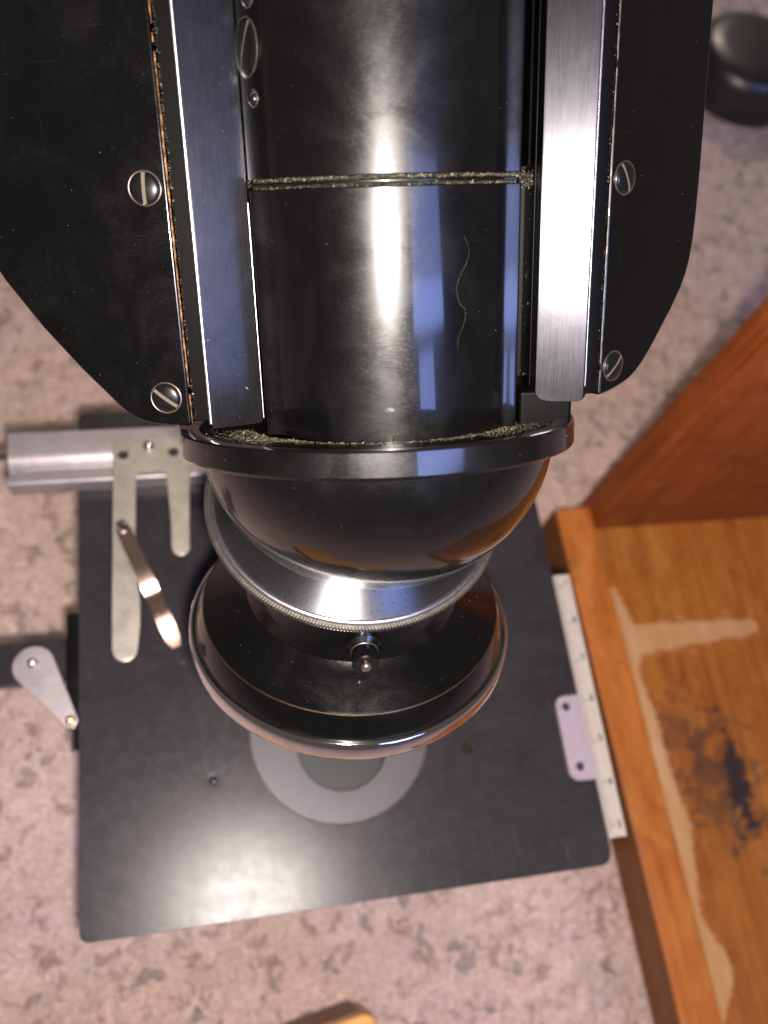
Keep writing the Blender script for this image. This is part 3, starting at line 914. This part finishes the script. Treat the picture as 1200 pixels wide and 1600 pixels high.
for i in range(260): pts.append((random.uniform(24, 31.5), random.uniform(7.75, 12), .15 + random.uniform(-.1, .05)))
chips(pts, .12, CO, M['dust'], 'dust', micro)
pts = []
for i in range(1500):                              # in the joint groove
    k = random.randint(1, len(gs) - 3); u = random.random(); lo = random.gauss(0, .6)
    pts.append((gs[k][0] * (1 - u) + gs[k + 1][0] * u, gs[k][1] * (1 - u) + gs[k + 1][1] * u + .06 + .2 * random.random(),
                (-37.72 if random.random() < .6 else -36.62) + random.gauss(0, .13)))
for i in range(160): pts.append((random.uniform(23.2, 25.7), 2.05, random.uniform(-38.4, -35.8)))
for i in range(140): pts.append((random.uniform(-19.7, -17.4), 4.45, random.uniform(-38.4, -35.8)))
for i in range(70): pts.append((random.uniform(23.6, 25.7), 1.1, -4 - 32 * random.random()))
for i in range(420): pts.append((-29.55 + random.gauss(0, .12), 5.9, TOP * .62 * random.random() - 1.5))
for i in range(160): pts.append((37.4 + random.gauss(0, .1), 2.5, TOP * .62 * random.random() - 4))
chips(pts, .11, HEAD, M['dust'], 'dust', micro)
pts = []
for i in range(55):
    p = plateL(random.uniform(.5, 27), random.uniform(-65, -4), .04); 
    if (p.z > -26 and -p.x - 30 > 29 - (p.z + 27) * .8): continue
    pts.append(tuple(p))
for i in range(9): pts.append(tuple(plateR(random.uniform(1, 21), random.uniform(-60, -22), .04)))
for i in range(45):
    t = random.uniform(-1.2, 1.2); pts.append((TX + (TR + .03) * math.sin(t), TD + (TR + .03) * math.cos(t), random.uniform(-62, -3)))
for i in range(60): 
    x = random.uniform(-25.5, -18.5); pts.append((x, 9.75 - (x + 25.95) * .42 + .04, random.uniform(-62, -2)))
for i in range(110):
    t = random.uniform(-1.2, 1.2); ph = random.uniform(.35, 1.5); rr = RB + .03
    pts.append((rr * math.sin(ph) * math.sin(t), rr * math.sin(ph) * math.cos(t), .8 + rr * RZ * math.cos(ph)))
for i in range(40):
    t = random.uniform(-1.3, 1.3); pts.append((.35 + 33.33 * math.sin(t), 33.33 * math.cos(t), random.uniform(0, 1.0)))
chips(pts, .085, HEAD, M['lint'], 'dust_specks', micro)
pts = []
for i in range(80):
    t = random.uniform(-math.pi, 0); r = random.uniform(21, 28)
    pts.append((r * math.cos(t), r * math.sin(t), 11.0 - (r - 22.2) * .41 + .05))
chips(pts, .08, RM, M['lint'], 'dust_specks', micro)
# one long hair lying on the barrel, a short one on the bowl
def on_barrel(t, s): return (TX + (TR + .05) * math.sin(t), TD + (TR + .05) * math.cos(t), s)
hair = [on_barrel(.50 + .035 * math.sin(k * .55) + .03 * math.sin(k * .23 + 1) + (.03 if k > 12 else 0), -29.5 + k * .78) for k in range(22)]
MB().tube(hair, [.003 + .006 * math.sin(math.pi * k / 21) * (.6 + .4 * math.sin(k * 1.7)) for k in range(22)], 5).build('hair', M['lint'], micro, HEAD)
MB().tube([(x, math.sqrt(max(0, (RB + .05) ** 2 - x * x - ((z - .8) / RZ) ** 2)), z) for x, z in ((-1.2, 11.7), (-.4, 12.1), (.2, 12.5), (.35, 13.1))], .06, 5).build('fibre', M['lint'], micro, HEAD)

# ================================================================== CABINET
cab = thing('wooden_case', 'upright orange varnished wooden microscope case standing open on the carpet, floor stained',
            'wooden case', T(255, 40, -90))
ZF, ZT = -79.5, -67.5
MB().box(192, 335, -190, 127, -90, ZF).build('floor_board', M['wood_floor'], cab, T(0, 0, 0), bevel=.5)
tilt = Matrix.Rotation(math.radians(-1.2), 4, 'Z')
MB().box(-7.4, 7.4, -255, 66.5, -90, ZT).build('sill', M['wood_sill'], cab, T(184.4, 66, 0) @ Matrix.Rotation(math.radians(1.15), 4, 'Z'), bevel=1.0, segs=3)
SF = T(184.4, 66, 0) @ Matrix.Rotation(math.radians(1.15), 4, 'Z')
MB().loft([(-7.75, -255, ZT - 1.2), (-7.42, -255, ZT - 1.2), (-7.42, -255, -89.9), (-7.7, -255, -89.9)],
          [(-7.75, 66, ZT - 1.2), (-7.42, 66, ZT - 1.2), (-7.42, 66, -89.9), (-7.7, 66, -89.9)]).build('outer_face', M['wood_dark'], cab, SF)  # thin darker sheet over the sill's outer side
MB().box(192.2, 335, 127.05, 139.0, -90, 100).build('side_panel', M['wood_panel'], cab, ID, bevel=1.2, segs=3)
ww = lambda k, a: a * (math.sin(k * 1.3) + .6 * math.sin(k * 2.9 + 1) + .5 * math.sin(k * 6.1) + random.uniform(-.8, .8))
up = [(197 + k, 84.6 - .045 * k + ww(k * .35, .35)) for k in range(0, 60, 2)]
dn = [(197 + k, 71.5 + .075 * k + ww(k * .31 + 2, .4)) for k in range(58, -1, -2)]
MB().prism(up + [(257.4, 79.5), (256.6, 76.6)] + dn, ZF + .02, ZF + .35).build('bare_patch', M['wood_raw'], cab, ID)
# strip along the sill: widths swell where the varnish flaked
kx = [(101, 197.5), (95, 200.5), (88, 202.6), (80, 203.4), (72, 203.0), (64, 199.2), (58, 201.6), (50, 203.0), (37, 203.9), (22, 204.6), (13, 206.4), (5, 207.4),
      (0, 206.0), (-7, 204.6), (-15, 203.4), (-23, 200.6), (-28, 203.2), (-33, 206.4), (-38, 209.8), (-43, 210.4), (-48, 207.6), (-53, 203.2), (-60, 199.0)]
ys = np.linspace(101, -60, 110)
xr = np.interp(-ys, [-a for a, b in kx], [b for a, b in kx])
xr = np.convolve(np.pad(xr, 3, mode='edge'), np.ones(7) / 7, mode='valid')
pr = [(198.2 + (float(x) - 198.2) * .82 + ww(y * .5, .16), float(y)) for x, y in zip(xr, ys)]
MB().prism([(194.0, 101), (194.0, -60)] + pr[::-1], ZF + .36, ZF + .7).build('bare_patch', M['wood_raw'], cab, ID)

mb = MB()
for i in range(150):
    if i % 2: x, y = random.uniform(197, 258), random.choice((84.8, 71.8)) + random.gauss(0, .9)
    else: y = random.uniform(-56, 98); x = float(np.interp(-y, [-a for a, b in kx], [b for a, b in kx])) * .82 + 198.2 * .18 + abs(random.gauss(0, .8))
    if x > 240 and y < 75: y += 3
    rr = random.uniform(.12, .6); k = random.randint(4, 7); ph = random.random() * 6
    pts = [(x + rr * random.uniform(.5, 1.3) * math.cos(ph + 6.283 * q / k), y + rr * random.uniform(.8, 2.2) * math.sin(ph + 6.283 * q / k)) for q in range(k)]
    mb.prism(pts, ZF + .01, ZF + .2 + .001 * i)
fl = mb.build('varnish_chips', M['wood_raw'], cab, ID); fl['kind'] = 'stuff'

# ================================================================== OTHER THINGS
blk = thing('wooden_board', 'orange wooden board lying on the carpet below the stage, only its far corner in view', 'wood board', T(30, -60, -90))
bp = rounded([(-60, -55.5), (77.5, -32.5), (85, -110), (-52, -122)], [4, 4.5, 4, 4], 6)
MB().prism([(-58, -54.7), (73, -33.15), (73, -32.4), (-58, -53.9)], -89.5, -60.5).build('shade_edge', M['wood_dark'], blk, ID)  # thin strip with the far side's shade put into its colour
MB().prism(bp, -90, -59).build('board', M['wood_block'], blk, ID, bevel=1.2, segs=3)

CAP = (354, 401, -90)
cap = thing('black_cap', 'round black plastic cap on the carpet at the upper right edge', 'dust cap', T(*CAP))
prof = [(1e-3, 26), (19, 25.6), (27, 24.4), (31, 21.5), (32.2, 16), (34, 8), (35.2, 3), (35, 0), (1e-3, 0)]
body = MB().lathe(prof, 96).build('cap_body', M['rubber'], cap, T(*CAP), angle=50)
MB().lathe([(34.2, 7.6), (35.3, 7.2), (36.0, 4.4), (35.9, .8), (35.0, .3), (34.2, .3)], 96).build('cap_lip', M['rubber'], cap, T(*CAP), angle=50)
